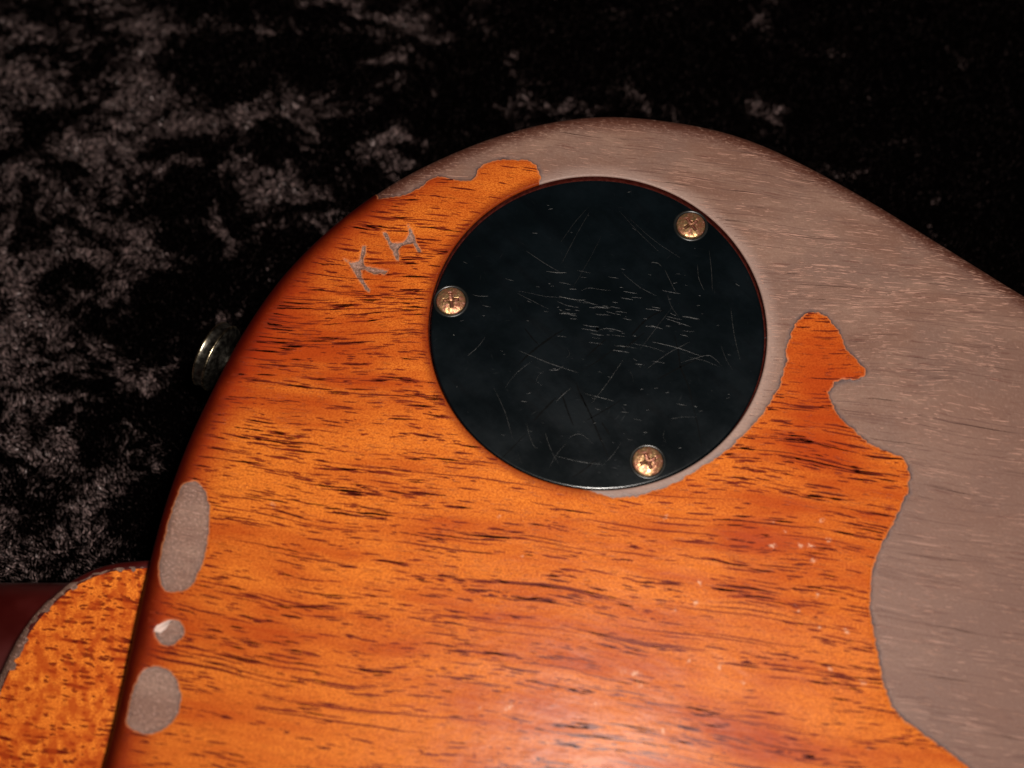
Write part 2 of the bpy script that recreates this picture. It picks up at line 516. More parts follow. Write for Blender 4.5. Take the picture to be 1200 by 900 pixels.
PC = unproj([(700.5, 382.5)])[0]                  # centre of the round recess
PR = 0.5 * np.linalg.norm(unproj([(899, 390)])[0] - unproj([(501.5, 390)])[0])

def surf_z(d):
    d = np.clip(d, 0, None)
    return np.where(d < R_EDGE, -(R_EDGE - np.sqrt(np.clip(R_EDGE ** 2 - (R_EDGE - d) ** 2, 0, None))), 0.0)

def trace(px, it=5):
    """photo outline -> xy where it lies on the rounded back"""
    z = np.zeros(len(px))
    for _ in range(it):
        xy = unproj(px, z)
        d = sdf(xy, OUT_C)
        z = 0.5 * z + 0.5 * np.maximum(surf_z(np.clip(d, 0.0004, None)), -0.003)
    return unproj(px, z)

big = [(440, 225), (443, 234), (452, 232), (470, 229), (485, 224), (497, 216), (505, 209), (513, 207), (522, 209), (535, 211), (552, 211),
       (559, 206), (560, 199), (566, 194), (576, 189), (590, 187), (605, 187), (618, 188), (627, 194), (633, 203), (633, 212),
       (640, 260), (660, 400), (670, 540), (684, 571), (700, 579), (722, 583), (745, 582), (770, 575), (800, 561), (830, 543), (860, 521), (885, 496),
       (900, 476), (912, 456), (917, 440), (921, 425), (922, 405), (928, 388), (935, 375), (945, 368), (958, 366), (968, 371),
       (978, 382), (985, 395), (992, 410), (1003, 422), (1013, 431), (1014, 440), (1005, 446), (990, 444), (978, 449), (971, 460),
       (975, 475), (985, 490), (1000, 503), (1015, 518), (1030, 526), (1045, 532), (1058, 537), (1064, 548), (1066, 562),
       (1063, 578), (1055, 595), (1045, 615), (1035, 635), (1025, 660), (1020, 690), (1019, 712), (1023, 735), (1028, 765),
       (1035, 800), (1045, 828), (1060, 845), (1085, 863), (1110, 880), (1135, 900), (1180, 945), (1260, 1000), (1330, 1100),
       (1400, 1300), (1800, 1300), (1800, 300), (1300, 250), (1000, 100), (700, 60), (500, 120), (430, 190)]
spots = [
    [(213, 570), (222, 565), (232, 565), (240, 576), (245, 596), (245, 620), (240, 650), (232, 672), (222, 688), (208, 694),
     (195, 692), (188, 680), (187, 662), (192, 635), (200, 605), (207, 585)],
    [(181, 739), (190, 730), (202, 726), (211, 729), (216, 741), (208, 752), (197, 757), (186, 752)],
    [(165, 790), (178, 782), (195, 784), (207, 797), (212, 815), (210, 832), (200, 848), (185, 858), (168, 860), (153, 853),
     (149, 845), (153, 820), (158, 805)]]
K_ = [(100, 468), (150, 490), (200, 520), (245, 518), (272, 505), (285, 460), (298, 385), (312, 350), (350, 350), (348, 400), (330, 480),
      (322, 548), (360, 562), (440, 572), (520, 592), (582, 604), (578, 632), (545, 655), (500, 635), (440, 645), (390, 618), (340, 592), (300, 602),
      (295, 640), (312, 680), (345, 740), (388, 800), (382, 832), (348, 812), (318, 760), (268, 712), (240, 650), (208, 590), (170, 545), (130, 502)]
H_ = [(525, 205), (562, 205), (600, 258), (628, 308), (680, 318), (740, 306), (775, 288), (792, 250), (796, 200), (773, 120), (800, 115),
      (832, 170), (868, 240), (874, 290), (902, 350), (936, 410), (914, 420), (878, 375), (848, 320), (820, 322), (775, 334), (732, 348),
      (712, 378), (700, 430), (694, 512), (676, 500), (638, 430), (596, 360), (566, 290), (540, 240)]
letters = [[(390 + x / 9.0, 250 + y / 9.0) for x, y in L] for L in (K_, H_)]
POLY_BIG = trace(big)
POLY_SPOT = [catmull(trace(s), 0.0006) for s in spots]
POLY_LET = [trace(s) for s in letters]

def film_sdf(xy):
    """mm, positive where the finish is still on the wood"""
    w = 0.24 * perlin(xy[:, 0] / 0.0026, xy[:, 1] / 0.0018, 5) + 0.16 * perlin(xy[:, 0] / 0.0008, xy[:, 1] / 0.0007, 6)
    s = -(sdf(xy, POLY_BIG) * 1000 + w * 1.5)
    for p in POLY_SPOT:
        s = np.minimum(s, -(sdf(xy, p) * 1000 + w * 0.9))
    for p in POLY_LET:
        near = (xy[:, 0] > p[:, 0].min() - 0.004) & (xy[:, 0] < p[:, 0].max() + 0.004) & (xy[:, 1] > p[:, 1].min() - 0.004) & (xy[:, 1] < p[:, 1].max() + 0.004)
        q = np.full(len(xy), 9.0)
        if near.any():
            q[near] = -(sdf(xy[near], p) * 1000 + w[near] * 1.15 - 0.07)
        s = np.minimum(s, q)
    return s

def grain_uv(v):
    """wood-grain coordinates in mm; lines of equal gv are the grain lines"""
    x = v[:, 0] * 1000; y = v[:, 1] * 1000
    A = x * tan(radians(8.3))
    A = A + 1.5 * perlin(x / 46 + 0.3, y / 30 + 0.7, 11) + 0.65 * perlin(x / 17, y / 11, 12) + 0.14 * perlin(x / 7, y / 3.5, 13)
    # the hook where lines climb to the right, left of the plate and right of it
    for (cx, cy, w, hh, sl) in ((-35, 14, 16, 11, -12), (62, 12, 14, 12, -9), (70, 2, 20, 10, -3)):
        A = A + tan(radians(sl)) * w * np.tanh((x - cx) / w) * np.exp(-((y - cy) / hh) ** 2)
    return x, y + A + v[:, 2] * 900

scuffs = [(745, 790), (730, 788), (749, 801), (807, 775), (843, 782), (777, 857), (698, 825), (597, 828), (932, 710), (936, 716), (958, 697),
          (920, 623), (963, 610), (970, 633), (992, 740), (960, 735), (953, 657), (1018, 877), (972, 783), (905, 612), (950, 640), (815, 707),
          (820, 683), (790, 715), (562, 830), (320, 592), (585, 605), (612, 652), (780, 606), (905, 640), (938, 640), (1010, 800), (870, 800), (640, 870)]
SCUFF_XY = unproj(scuffs)

def attrs_for(v, dout):
    xy = v[:, :2]
    gu, gv = grain_uv(v)
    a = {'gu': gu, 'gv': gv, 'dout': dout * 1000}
    a['film'] = film_sdf(xy)
    a['rim'] = (np.linalg.norm(xy - PC, axis=1) - PR) * 1000
    s = np.zeros(len(v))
    rs = np.random.RandomState(4)
    for p in SCUFF_XY:
        r = rs.uniform(0.00035, 0.00095)
        an = rs.uniform(-1.2, 1.2); q = xy - p
        u = q[:, 0] * cos(an) + q[:, 1] * sin(an); w = -q[:, 0] * sin(an) + q[:, 1] * cos(an)
        s = np.maximum(s, np.exp(-(u / (r * 1.2)) ** 2 - (w / (r * 0.7)) ** 2) * rs.uniform(0.7, 1.0))
    a['scuff'] = s
    px = xy / 0.171e-3
    hu = 0.9 * np.exp(-((px[:, 0] + 230) / 130) ** 2 - ((px[:, 1] - 55) / 75) ** 2) + 1.0 * np.exp(-((px[:, 0] - 370) / 90) ** 2 - ((px[:, 1] + 10) / 110) ** 2)
    hu += 0.5 * np.exp(-((px[:, 0] - 330) / 110) ** 2 - ((px[:, 1] + 190) / 90) ** 2) - 0.7 * np.exp(-((px[:, 0] + 180) / 200) ** 2 - ((px[:, 1] + 120) / 70) ** 2)
    a['hue'] = hu
    a['low_right'] = smooth(180, 620, px[:, 0] * 0.75 - px[:, 1] * 0.75 + 60 * perlin(px[:, 0] / 120, px[:, 1] / 90, 77))  # bare wood grows darker brown towards the lower right
    rub = np.exp(-((xy[:, 0] - 0.045) / 0.035) ** 2 - ((xy[:, 1] + 0.055) / 0.028) ** 2)
    a['rub'] = rub * (0.6 + 0.5 * fbm(xy[:, 0] / 0.012, xy[:, 1] / 0.012, 3, 40))
    return a

NO = len(OUT)
def make_band(off, with_wall):
    """edge band from the top of the side wall up and over the rounding"""
    prof = []
    if with_wall:
        for z in (-THICK, -0.036, -0.028, -0.02, -0.013, -0.008, -0.0055):
            prof.append((-off, z, 0.0))
    R = R_EDGE + off
    for t in np.linspace(0, pi / 2, 17):
        prof.append((R_EDGE - R * cos(t), -R_EDGE + R * sin(t), max(0.0, R_EDGE - R_EDGE * cos(t))))
    for d in np.linspace(R_EDGE, D1, 10)[1:]:
        prof.append((d, off, d))
    V = []; D = []
    for (d, z, dd) in prof:
        V.append(np.column_stack([OUT + N_IN * d, np.full(NO, z)]))
        D.append(np.full(NO, dd))
    V = np.concatenate(V); D = np.concatenate(D)
    return V, grid_tris(NO, len(prof), True), D

STEP = 0.00036
def axis(lo, a, b, hi):
    fine = np.arange(a, b, STEP)
    return np.r_[np.arange(lo, a, 0.0025), fine, np.arange(b, hi, 0.0025)]
lo = OUT.min(0); hi = OUT.max(0)
gx = axis(lo[0], -0.098, 0.120, hi[0]); gy = axis(lo[1], -0.082, 0.066, hi[1])
GX, GY = np.meshgrid(gx, gy)
FLAT = Soup(np.column_stack([GX.ravel(), GY.ravel(), np.zeros(GX.size)]), grid_tris(len(gx), len(gy)), {})
FLAT.a['dout'] = sdf(FLAT.v[:, :2], OUT_C)
FLAT = FLAT.clip(FLAT.a['dout'] - D1)
FLAT = FLAT.clip(np.linalg.norm(FLAT.v[:, :2] - PC, axis=1) - (PR + 0.0016))

def annulus(off):
    n = 900
    a = np.linspace(0, 2 * pi, n, endpoint=False)
    prof = [(PR, -0.0008)]
    rr = 0.00042
    for t in np.linspace(0, pi / 2, 8):
        prof.append((PR + rr - rr * cos(t), -rr + (rr + off) * sin(t)))
    for r in (0.0007, 0.001, 0.0013, 0.0016):
        prof.append((PR + r, off))
    v = np.concatenate([np.column_stack([PC[0] + r * np.cos(a), PC[1] + r * np.sin(a), np.full(n, z)]) for r, z in prof])
    return Soup(v, grid_tris(n, len(prof), True)[:, ::-1].copy(), {'dout': np.full(len(v), 0.05)})

def surface(off, wall):
    V, T, D = make_band(off, wall)
    b = Soup(V, T, {'dout': D})
    f = Soup(FLAT.v + np.array([0, 0, off]), FLAT.t, {'dout': FLAT.a['dout']})
    an = annulus(off)
    an.t = an.t[:, ::-1].copy()
    s = join(b, f, an)
    return Soup(s.v, s.t, attrs_for(s.v, s.a['dout']))

guitar = tag(empty('electric_guitar', (0, 0, -THICK)), label='worn amber and cherry electric guitar lying face down on the black velvet',
             category='guitar')
def part(o):
    o.parent = guitar
    o.matrix_parent_inverse = guitar.matrix_world.inverted()
    o.location = (o.location[0], o.location[1], o.location[2] + THICK) if False else o.location
    return o
guitar.location = (0, 0, 0)

fin = surface(FILM, True)
film = fin.a['film']
# the film thins to nothing at its broken edge
drop = FILM * (1 - smooth(0.0, 0.35, film))
fin.v[:, 2] -= np.where(fin.v[:, 2] > -0.004, drop, 0)
fin = fin.clip(fin.a['film'])
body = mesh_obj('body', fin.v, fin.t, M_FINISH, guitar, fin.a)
body['label'] = 'amber mahogany back with dark grain and a cherry red edge'

raw = surface(0.0, True)
def bare(name, src, f, mat, label):
    s = src.clip(f)
    o = mesh_obj(name, s.v, s.t, mat, body, s.a)
    o['label'] = label
    return o
xyr = raw.v[:, :2]
w = 0.16 * perlin(xyr[:, 0] / 0.0022, xyr[:, 1] / 0.0016, 5) + 0.09 * perlin(xyr[:, 0] / 0.0008, xyr[:, 1] / 0.0007, 6)
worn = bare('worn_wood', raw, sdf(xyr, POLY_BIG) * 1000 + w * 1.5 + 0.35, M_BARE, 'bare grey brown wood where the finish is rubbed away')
def local(poly, pad=0.003):
    m = ((xyr[:, 0] > poly[:, 0].min() - pad) & (xyr[:, 0] < poly[:, 0].max() + pad) & (xyr[:, 1] > poly[:, 1].min() - pad) & (xyr[:, 1] < poly[:, 1].max() + pad) & (raw.v[:, 2] > -0.006))
    t = raw.t[m[raw.t].all(1)]
    used, inv = np.unique(t, return_inverse=True)
    return Soup(raw.v[used], inv.reshape(t.shape), {k: x[used] for k, x in raw.a.items()})
for p, lb in zip(POLY_SPOT, ('long oval of bare wood on the left edge', 'small bright chip between the two bare ovals', 'egg shaped bare spot low on the left edge')):
    s = local(p)
    s.a['dout'] = s.a['dout'] * 0 + 9
    bare('worn_spot', s, sdf(s.v[:, :2], p) * 1000 + 0.3, M_SPOT, lb)
for p, lb in zip(POLY_LET, ('letter K scratched through the finish', 'letter H scratched through the finish')):
    s = local(p)
    s.v = s.v - np.array([0, 0, 0.00008])
    bare('scratched_letter', s, sdf(s.v[:, :2], p) * 1000 + 0.3, M_LETTER, lb)

# the pores of the mahogany: tapering streaks that follow the grain lines
def line_y(x, c):
    """y (mm) of the grain line gv = c at x (mm)"""
    y = c - x * tan(radians(8.3))
    for _ in range(14):
        v_ = np.column_stack([x / 1000, y / 1000, np.zeros(len(x))])
        y = y + 0.75 * (c - grain_uv(v_)[1])
    return y
def grain_streaks(specs, lift, keep_fn, rs, wk=1.0):
    """specs: (x centre, grain line, length, half width) in mm -> one mesh of thin slivers"""
    K = 14
    S = np.asarray(specs)
    u = np.linspace(-0.5, 0.5, K)
    X = S[:, 0:1] + S[:, 2:3] * u[None]
    C = np.repeat(S[:, 1:2], K, 1) + 0.09 * perlin(X / 3.1, S[:, 1:2] * 3.7 + 0 * X, 21) + 0.05 * perlin(X / 0.9, S[:, 1:2] * 5.1 + 0 * X, 22)
    Y = line_y(X.ravel(), C.ravel()).reshape(X.shape)
    ends = np.clip(1 - np.abs(2 * u) ** 2.2, 0.0, 1)[None] ** 0.8
    wob = 0.55 + 0.45 * (1 + perlin(X / 1.3, S[:, 1:2] * 9.3 + 0 * X, 23))
    W = wk * S[:, 3:4] * ends * np.clip(wob, 0.2, 1.6) + 0.004
    P = np.stack([X, Y], -1) / 1000
    ok = keep_fn(P.reshape(-1, 2)).reshape(X.shape)
    W = W / 1000
    top = P.copy(); bot = P.copy(); top[..., 1] += W; bot[..., 1] -= W
    xy = np.stack([top, bot], 2).reshape(-1, 2)
    d = sdf(xy, OUT_C)
    z = surf_z(np.clip(d, 0.00005, None)) + lift
    Vv = np.column_stack([xy, z])
    i = np.arange(len(S))[:, None] * K + np.arange(K - 1)[None]
    good = (ok[:, :-1] & ok[:, 1:]).ravel()
    i = i.ravel()[good]
    T = np.concatenate([np.stack([2 * i, 2 * i + 1, 2 * i + 3], 1), np.stack([2 * i, 2 * i + 3, 2 * i + 2], 1)])
    used, inv = np.unique(T, return_inverse=True)
    return Vv[used], inv.reshape(T.shape), np.repeat(S[:, 4], 2 * K)[used]

def clusters(rs, n, box, per, len_rng, w_rng, spread):
    out = []
    for _ in range(n):
        x0 = rs.uniform(box[0], box[1]); c0 = rs.uniform(box[2], box[3])
        L0 = rs.uniform(*len_rng); tone = rs.uniform(0.5, 1.0)
        m = 1 + rs.poisson(per)
        for j in range(m):
            ln = L0 * rs.uniform(0.25, 1.0)
            out.append((x0 + rs.normal(0, L0 * 0.6), c0 + rs.normal(0, spread), ln, rs.uniform(*w_rng) * (0.6 + 0.4 * min(1, ln / 6)), np.clip(tone * rs.uniform(0.7, 1.2), 0, 1)))
    return out

rs = np.random.RandomState(33)
BX = (-92, 98, -92, 62)
sp_ = []
sp_ += clusters(rs, 380, BX, 2.6, (4, 13), (0.07, 0.17), 0.60)      # bunches of parallel pores
sp_ += clusters(rs, 95, BX, 1.2, (18, 46), (0.06, 0.14), 0.55)      # long lines
sp_ += clusters(rs, 1350, BX, 1.2, (1.8, 6), (0.08, 0.17), 0.6)      # short ticks
for _ in range(7):                                                 # dark seams where many pores run together
    x0, c0 = rs.uniform(-85, 60), rs.uniform(-85, 45)
    for j in range(11):
        sp_.append((x0 + rs.normal(0, 8), c0 + rs.normal(0, 0.55), rs.uniform(3, 12), rs.uniform(0.07, 0.16), rs.uniform(0.5, 1)))
sp_ += clusters(rs, 240, (-92, -10, -60, 45), 2.0, (2, 8), (0.08, 0.15), 0.7)
sp_ += clusters(rs, 110, (-75, -12, -5, 45), 2.4, (3, 10), (0.08, 0.15), 0.7)
sp_ += clusters(rs, 60, (38, 85, -40, 20), 2.4, (4, 12), (0.09, 0.18), 0.6)
def on_film(p):
    return (film_sdf(p) > 0.12) & (np.linalg.norm(p - PC, axis=1) > PR + 0.0003) & (sdf(p, OUT_C) > 0.0006)
v, t, tn = grain_streaks(sp_, FILM + 0.000006, on_film, rs, 1.28)
N = NT('dark_pore_filler')
N.set(Base_Color=N.mix(N.attr('tone'), (0.25, 0.028, 0.006), (0.090, 0.0075, 0.0025)), Roughness=0.6)
N.bsdf.inputs['Specular IOR Level'].default_value = 0.05
N.bsdf.inputs['Coat Weight'].default_value = 0.17
N.bsdf.inputs['Coat Roughness'].default_value = 0.27
o = mesh_obj('grain_pores', v, t, N.m, body, {'tone': tn}); o['kind'] = 'stuff'

BB = (-45, 112, -62, 62)
sp_ = clusters(rs, 300, BB, 2.5, (1.5, 5), (0.03, 0.065), 1.0) + clusters(rs, 110, BB, 2.5, (5, 12), (0.025, 0.05), 0.8) + clusters(rs, 190, (30, 105, 0, 48), 3.5, (1.2, 4.5), (0.04, 0.085), 1.2)
w_poly = POLY_BIG
def on_bare(p):
    return (sdf(p, w_poly) > 0.0006) & (np.linalg.norm(p - PC, axis=1) > PR + 0.0008) & (sdf(p, OUT_C) > 0.001) & (film_sdf(p) < -0.3)
v, t, tn = grain_streaks(sp_, 0.000006, on_bare, rs)
N = NT('pale_open_pores')
N.set(Base_Color=N.mix(N.attr('tone'), (0.25, 0.135, 0.100), (0.48, 0.26, 0.19)), Roughness=0.42)
BARE_PORES = (v, t, tn, N.m)
sp_ = clusters(rs, 420, BB, 3.0, (5, 26), (0.03, 0.07), 0.8)
v, t, tn = grain_streaks(sp_, 0.000004, on_bare, rs)
N = NT('dark_open_pores')
N.set(Base_Color=N.mix(N.attr('tone'), (0.17, 0.085, 0.062), (0.09, 0.036, 0.025)), Roughness=0.7)
BARE_DARK = (v, t, tn, N.m)

for nm, (v, t, tn, m) in (('open_pores', BARE_PORES), ('dark_streaks', BARE_DARK)):
    o = mesh_obj(nm, v, t, m, worn, {'tone': tn}); o['kind'] = 'stuff'

# silvery lifted lip of the small chip
cxy = trace([(180, 741), (184, 735), (191, 730), (199, 726), (206, 726), (201, 729), (196, 736), (188, 743)])
cxy = cxy.mean(0) + (cxy - cxy.mean(0)) * 0.9
cxy = cxy + np.random.RandomState(2).normal(0, 0.00008, cxy.shape)
lip = np.column_stack([cxy, surf_z(sdf(cxy, OUT_C)) + 0.00045])
lv = np.vstack([lip, lip - np.array([0, 0, 0.0004])])
n_ = len(lip)
M_LIP = plain('lifted_lacquer_lip', (0.60, 0.44, 0.38), 0.3)
lt = [(0, i, i + 1) for i in range(1, n_ - 1)] + [(i, n_ + i, (i + 1) % n_) for i in range(n_)] + [((i + 1) % n_, n_ + i, n_ + (i + 1) % n_) for i in range(n_)]
mesh_obj('lifted_lacquer_edge', lv, np.array(lt), M_LIP, body, smooth_on=False)

# recess
a = np.linspace(0, 2 * pi, 240, endpoint=False)
v = np.concatenate([np.column_stack([PC[0] + r * np.cos(a), PC[1] + r * np.sin(a), np.full(240, z)]) for r, z in
                    ((PR, -0.0003), (PR - 0.00001, -0.0012), (PR - 0.00003, -0.0026), (PR - 0.0045, -0.0027), (0.001, -0.0027))])
o = mesh_obj('plate_recess', v, grid_tris(240, 5, True), M_WALL, body)
o['label'] = 'red brown wall and ledge of the round recess'

# round cover plate
PPC = PC + np.array([-0.00006, -0.00036])
PRR = PR - 0.00046
prof = [(0.0003, -0.00035)] + [(r, -0.00035) for r in np.linspace(0.004, PRR - 0.0006, 9)]
prof += [(PRR - 0.0004 + 0.0004 * sin(t), -0.00075 + 0.0004 * cos(t)) for t in np.linspace(0, pi / 2, 7)] + [(PRR, -0.0024)]
v, t = lathe(prof, 220)
v[:, :2] += 0
plate = mesh_obj('cover_plate', v, t, M_PLATE, guitar)
plate.location = (PPC[0], PPC[1], 0)
plate['label'] = 'round black plastic cover plate with fine scratches'
PZ = -0.00035

def strips(lines, width, z, jit, rs, ridge=0.00002):
    """hairline scratches: thin tapering ribbons with a raised middle"""
    V = []; T = []; TN = []
    for pts in lines:
        P = catmull(pts, 0.0004, False) if len(pts) > 2 else np.linspace(pts[0], pts[1], 12)
        P = P + rs.normal(0, jit, P.shape)
        d = np.gradient(P, axis=0); d /= np.linalg.norm(d, axis=1)[:, None] + 1e-12
        nrm = np.stack([-d[:, 1], d[:, 0]], 1)
        k = len(P)
        TN.append(np.full(3 * k, rs.beta(0.7, 2.2) if len(TN) < 175 else rs.uniform(0.02, 0.12)))
        w = width * rs.uniform(0.35, 1.0) * np.sin(np.linspace(0.12, pi - 0.12, k)) ** 0.6 * rs.uniform(0.5, 1.2, k)
        b = sum(len(x) for x in V)
        V.append(np.column_stack([P + nrm * w[:, None], np.full(k, z)]))
        V.append(np.column_stack([P, np.full(k, z + ridge)]))
        V.append(np.column_stack([P - nrm * w[:, None], np.full(k, z)]))
        for i in range(k - 1):
            for q in (0, k):
                T += [(b + q + i, b + q + k + i, b + q + k + i + 1), (b + q + i, b + q + k + i + 1, b + q + i + 1)]
    return np.concatenate(V), np.array(T), np.concatenate(TN)

rs = np.random.RandomState(7)
def L(pts): return unproj(pts, PZ) - PPC
lines = []
def zz(x0, y0, s, pts): return [(x0 + x / s, y0 + y / s) for x, y in pts]
for p in ([(110, 165), (170, 175), (240, 190), (340, 195)], [(240, 72), (300, 78), (340, 78)], [(405, 162), (440, 150), (500, 158), (548, 162)],
          [(290, 212), (340, 232), (400, 243)], [(590, 195), (620, 200), (655, 206)], [(600, 165), (640, 172), (675, 178)], [(735, 238), (775, 245)],
          [(800, 292), (860, 312), (925, 334)], [(820, 268), (850, 280)], [(505, 340), (550, 342), (605, 358)], [(590, 60), (610, 64)],
          [(400, 98), (430, 102)], [(530, 98), (580, 104)], [(600, 292), (640, 300)], [(730, 325), (785, 342)], [(420, 645), (500, 665), (565, 682)],
          [(870, 500), (930, 482), (1000, 466), (1040, 490), (1068, 522)], [(380, 212), (440, 222)], [(780, 160), (870, 178)],
          [(120, 680), (150, 684)], [(850, 692), (900, 702)], [(340, 430), (350, 460), (330, 482)], [(655, 505), (700, 510)], [(300, 190), (380, 205), (430, 207)],
          [(640, 410), (720, 425), (800, 450)]):
    lines.append(L(zz(580, 300, 4.0, p)))
for p in ([(148, 145), (165, 210), (185, 255), (205, 260)], [(105, 280), (122, 325), (138, 360)], [(590, 90), (625, 94)], [(650, 122), (690, 132)],
          [(695, 185), (715, 188)], [(620, 218), (645, 224)], [(470, 75), (495, 82)], [(340, 215), (400, 195), (470, 250)]):
    lines.append(L(zz(580, 460, 4.0, p)))
lines.append(L([(553, 345), (562, 347), (574, 347)]))
for k in range(58):                                   # bundle of fine rub marks across the middle, falling to the right
    cx = rs.normal(705, 62); cy = 372 + (cx - 705) * 0.12 + rs.normal(0, 26)
    ln = rs.uniform(1.5, 11)
    an = radians(rs.normal(9, 4))
    lines.append(L([(cx - ln * cos(an), cy - ln * sin(an)), (cx, cy + rs.uniform(-.6, .6)), (cx + ln * cos(an), cy + ln * sin(an))]))
for k in range(60):                                   # ticks and specks all over
    r = 185 * math.sqrt(rs.uniform(0, 1)); b = rs.uniform(0, 2 * pi)
    cx, cy = 698 + r * cos(b), 390 + r * 0.92 * sin(b)
    ln = rs.uniform(0.6, 3.0); an = rs.uniform(-0.4, 0.6)
    lines.append(L([(cx - ln * cos(an), cy - ln * sin(an)), (cx + ln * cos(an), cy + ln * sin(an))]))
nmain = len(lines)
for k in range(34):                                  # long faint hairlines crossing at all angles
    r_ = 170 * math.sqrt(rs.uniform(0, 1)); b = rs.uniform(0, 2 * pi)
    cx, cy = 700 + r_ * cos(b), 392 + r_ * 0.9 * sin(b)
    ln = rs.uniform(8, 38); an = rs.choice([radians(10), radians(-40), radians(70), radians(35)]) + rs.normal(0, 0.25); cu = rs.uniform(-3, 3)
    q = [(cx - ln * cos(an), cy - ln * sin(an)), (cx - cu * sin(an), cy + cu * cos(an)), (cx + ln * cos(an), cy + ln * sin(an))]
    if max(math.hypot((u - 698) / 190, (w_ - 390) / 175) for u, w_ in q) < 1: lines.append(L(q))
v, t, tn = strips(lines, 0.000062, 0.0, 0.000012, rs)
o = mesh_obj('scratch_marks', v, t, M_SCR, plate, {'tone': tn}); o.location = (0, 0, PZ + 0.000006); o['kind'] = 'stuff'
dark = []
for p in ([(430, 130), (520, 80), (600, 30)], [(400, 0), (450, 110), (500, 230), (540, 320)], [(310, 0), (350, 110), (370, 160)], [(180, 135), (230, 80), (290, 20)],
          [(360, 400), (420, 360), (480, 310)], [(30, 310), (80, 260), (150, 190)], [(930, 70), (950, 150), (970, 260)], [(500, 140), (540, 200)]):
    dark.append(L(zz(580, 460, 4.0, p)))
for p in ([(380, 590), (400, 650), (430, 710)], [(840, 370), (860, 450), (870, 520), (910, 620), (930, 715)], [(400, 540), (470, 500), (540, 450), (620, 410)],
          [(640, 370), (720, 290), (800, 250)], [(110, 510), (160, 460), (250, 390), (330, 340)], [(430, 470), (520, 390)], [(140, 340), (180, 390), (210, 420)],
          [(760, 580), (870, 520), (960, 480)], [(600, 440), (700, 360)]):
    dark.append(L(zz(580, 300, 4.0, p)))
v, t, tn = strips(dark, 0.00026, 0.0, 0.00002, rs, 0.0)
o = mesh_obj('gouge_marks', v, t, M_SCR_D, plate); o.location = (0, 0, PZ + 0.000003); o['kind'] = 'stuff'

# screws: oval heads with a cross recess, each sunk in a small countersink
def screw_mesh():
    nr, na = 44, 128
    r = np.linspace(0.0, 1.0, nr) ** 0.9
    a = np.linspace(0, 2 * pi, na, endpoint=False)
    RR = 0.00300
    Rg, Ag = np.meshgrid(r, a, indexing='ij')
    X = Rg * np.cos(Ag) * RR; Y = Rg * np.sin(Ag) * RR
    z = 0.00085 * np.sqrt(np.clip(1 - (Rg * 0.93) ** 2, 0, 1))
    def arm(u, w):
        return smooth(0.00040, 0.00026, np.abs(w)) * smooth(0.00175, 0.00145, np.abs(u))
    cr = np.maximum(arm(X, Y), arm(Y, X))
    mid = smooth(0.00085, 0.0004, np.hypot(X, Y))
    cr = np.maximum(cr, mid)
    z = z - cr * 0.00080 * (1 - 0.45 * np.hypot(X, Y) / 0.0015)
    z[-1] -= 0.0004
    z = z + 0.00003 * perlin(X / 0.0006, Y / 0.0006, 3)
    V = np.column_stack([X.ravel(), Y.ravel(), z.ravel()])
    T = grid_tris(na, nr, True)
    return V, T, cr.ravel()
sv, st, sc_ = screw_mesh()
prof = [(0.00295, -0.0003), (0.00305, 0.00002), (0.0033, 0.00018), (0.0035, 0.00013), (0.00362, 0.0)]
rv, rt = lathe(prof, 72)
M_RINGM = plain('countersink_rim_plastic', (0.010, 0.010, 0.009), 0.3)
first = ring0 = None
for i, ((px, py), rot, lb) in enumerate((((809.5, 264.5), 0.55, 'brass screw at the upper right of the plate'), ((528.5, 353), 0.1, 'brass screw at the left of the plate'),
                                  ((759, 541), 0.35, 'brass screw at the bottom of the plate'))):
    xy = L([(px, py)])[0]
    if first is None:
        s = first = mesh_obj('screw', sv, st, M_SCREW, plate, {'cavity': sc_})
        g = ring0 = mesh_obj('countersink_ring', rv, rt, M_RINGM, plate)
    else:
        s = first.copy(); COL.objects.link(s); s.parent = plate
        g = ring0.copy(); COL.objects.link(g); g.parent = plate
    s.location = (xy[0], xy[1], PZ - 0.00004); s.rotation_euler = (radians(3 * i - 3), radians(2), rot); s['label'] = lb
    g.location = (xy[0], xy[1], PZ)

# strap button on the body side
bp = unproj([(266, 424)], -0.024)[0]
k = int(np.argmin(np.linalg.norm(OUT - bp, axis=1)))
nrm = -N_IN[k]
from mathutils import Vector
prof = [(0.0062, -0.001), (0.0058, 0.0003), (0.0042, 0.002), (0.0034, 0.0045), (0.0036, 0.0062), (0.0050, 0.0076), (0.0074, 0.0084), (0.0079, 0.0087), (0.0081, 0.0090)]
pv, pt = lathe(prof, 64)
q = Vector((nrm[0], nrm[1], 0)).to_track_quat('Z', 'Y')
btn = mesh_obj('strap_button', pv, pt, M_BUTTON, guitar)
btn.location = (OUT[k][0] + nrm[0] * 0.0003, OUT[k][1] + nrm[1] * 0.0003, -0.0235)
btn.scale = (0.92, 0.92, 0.92)
btn.rotation_mode = 'QUATERNION'; btn.rotation_quaternion = q
btn['label'] = 'dark metal strap button on the left side of the body'
for nm, pr, m in (('button_rim', [(0.0081, 0.0090), (0.0083, 0.0091), (0.0084, 0.0094), (0.0083, 0.0096)], M_GOLD),
                  ('button_band', [(0.0083, 0.0096), (0.0081, 0.0100), (0.0081, 0.0114), (0.0082, 0.0117)], M_BUTTON),
                  ('outer_rim', [(0.0082, 0.0117), (0.0083, 0.0119), (0.0082, 0.0122), (0.0078, 0.0124), (0.004, 0.0124), (0.0003, 0.0122)], M_GOLD)):
    v, t = lathe(pr, 64)
    mesh_obj(nm, v, t, m, btn)

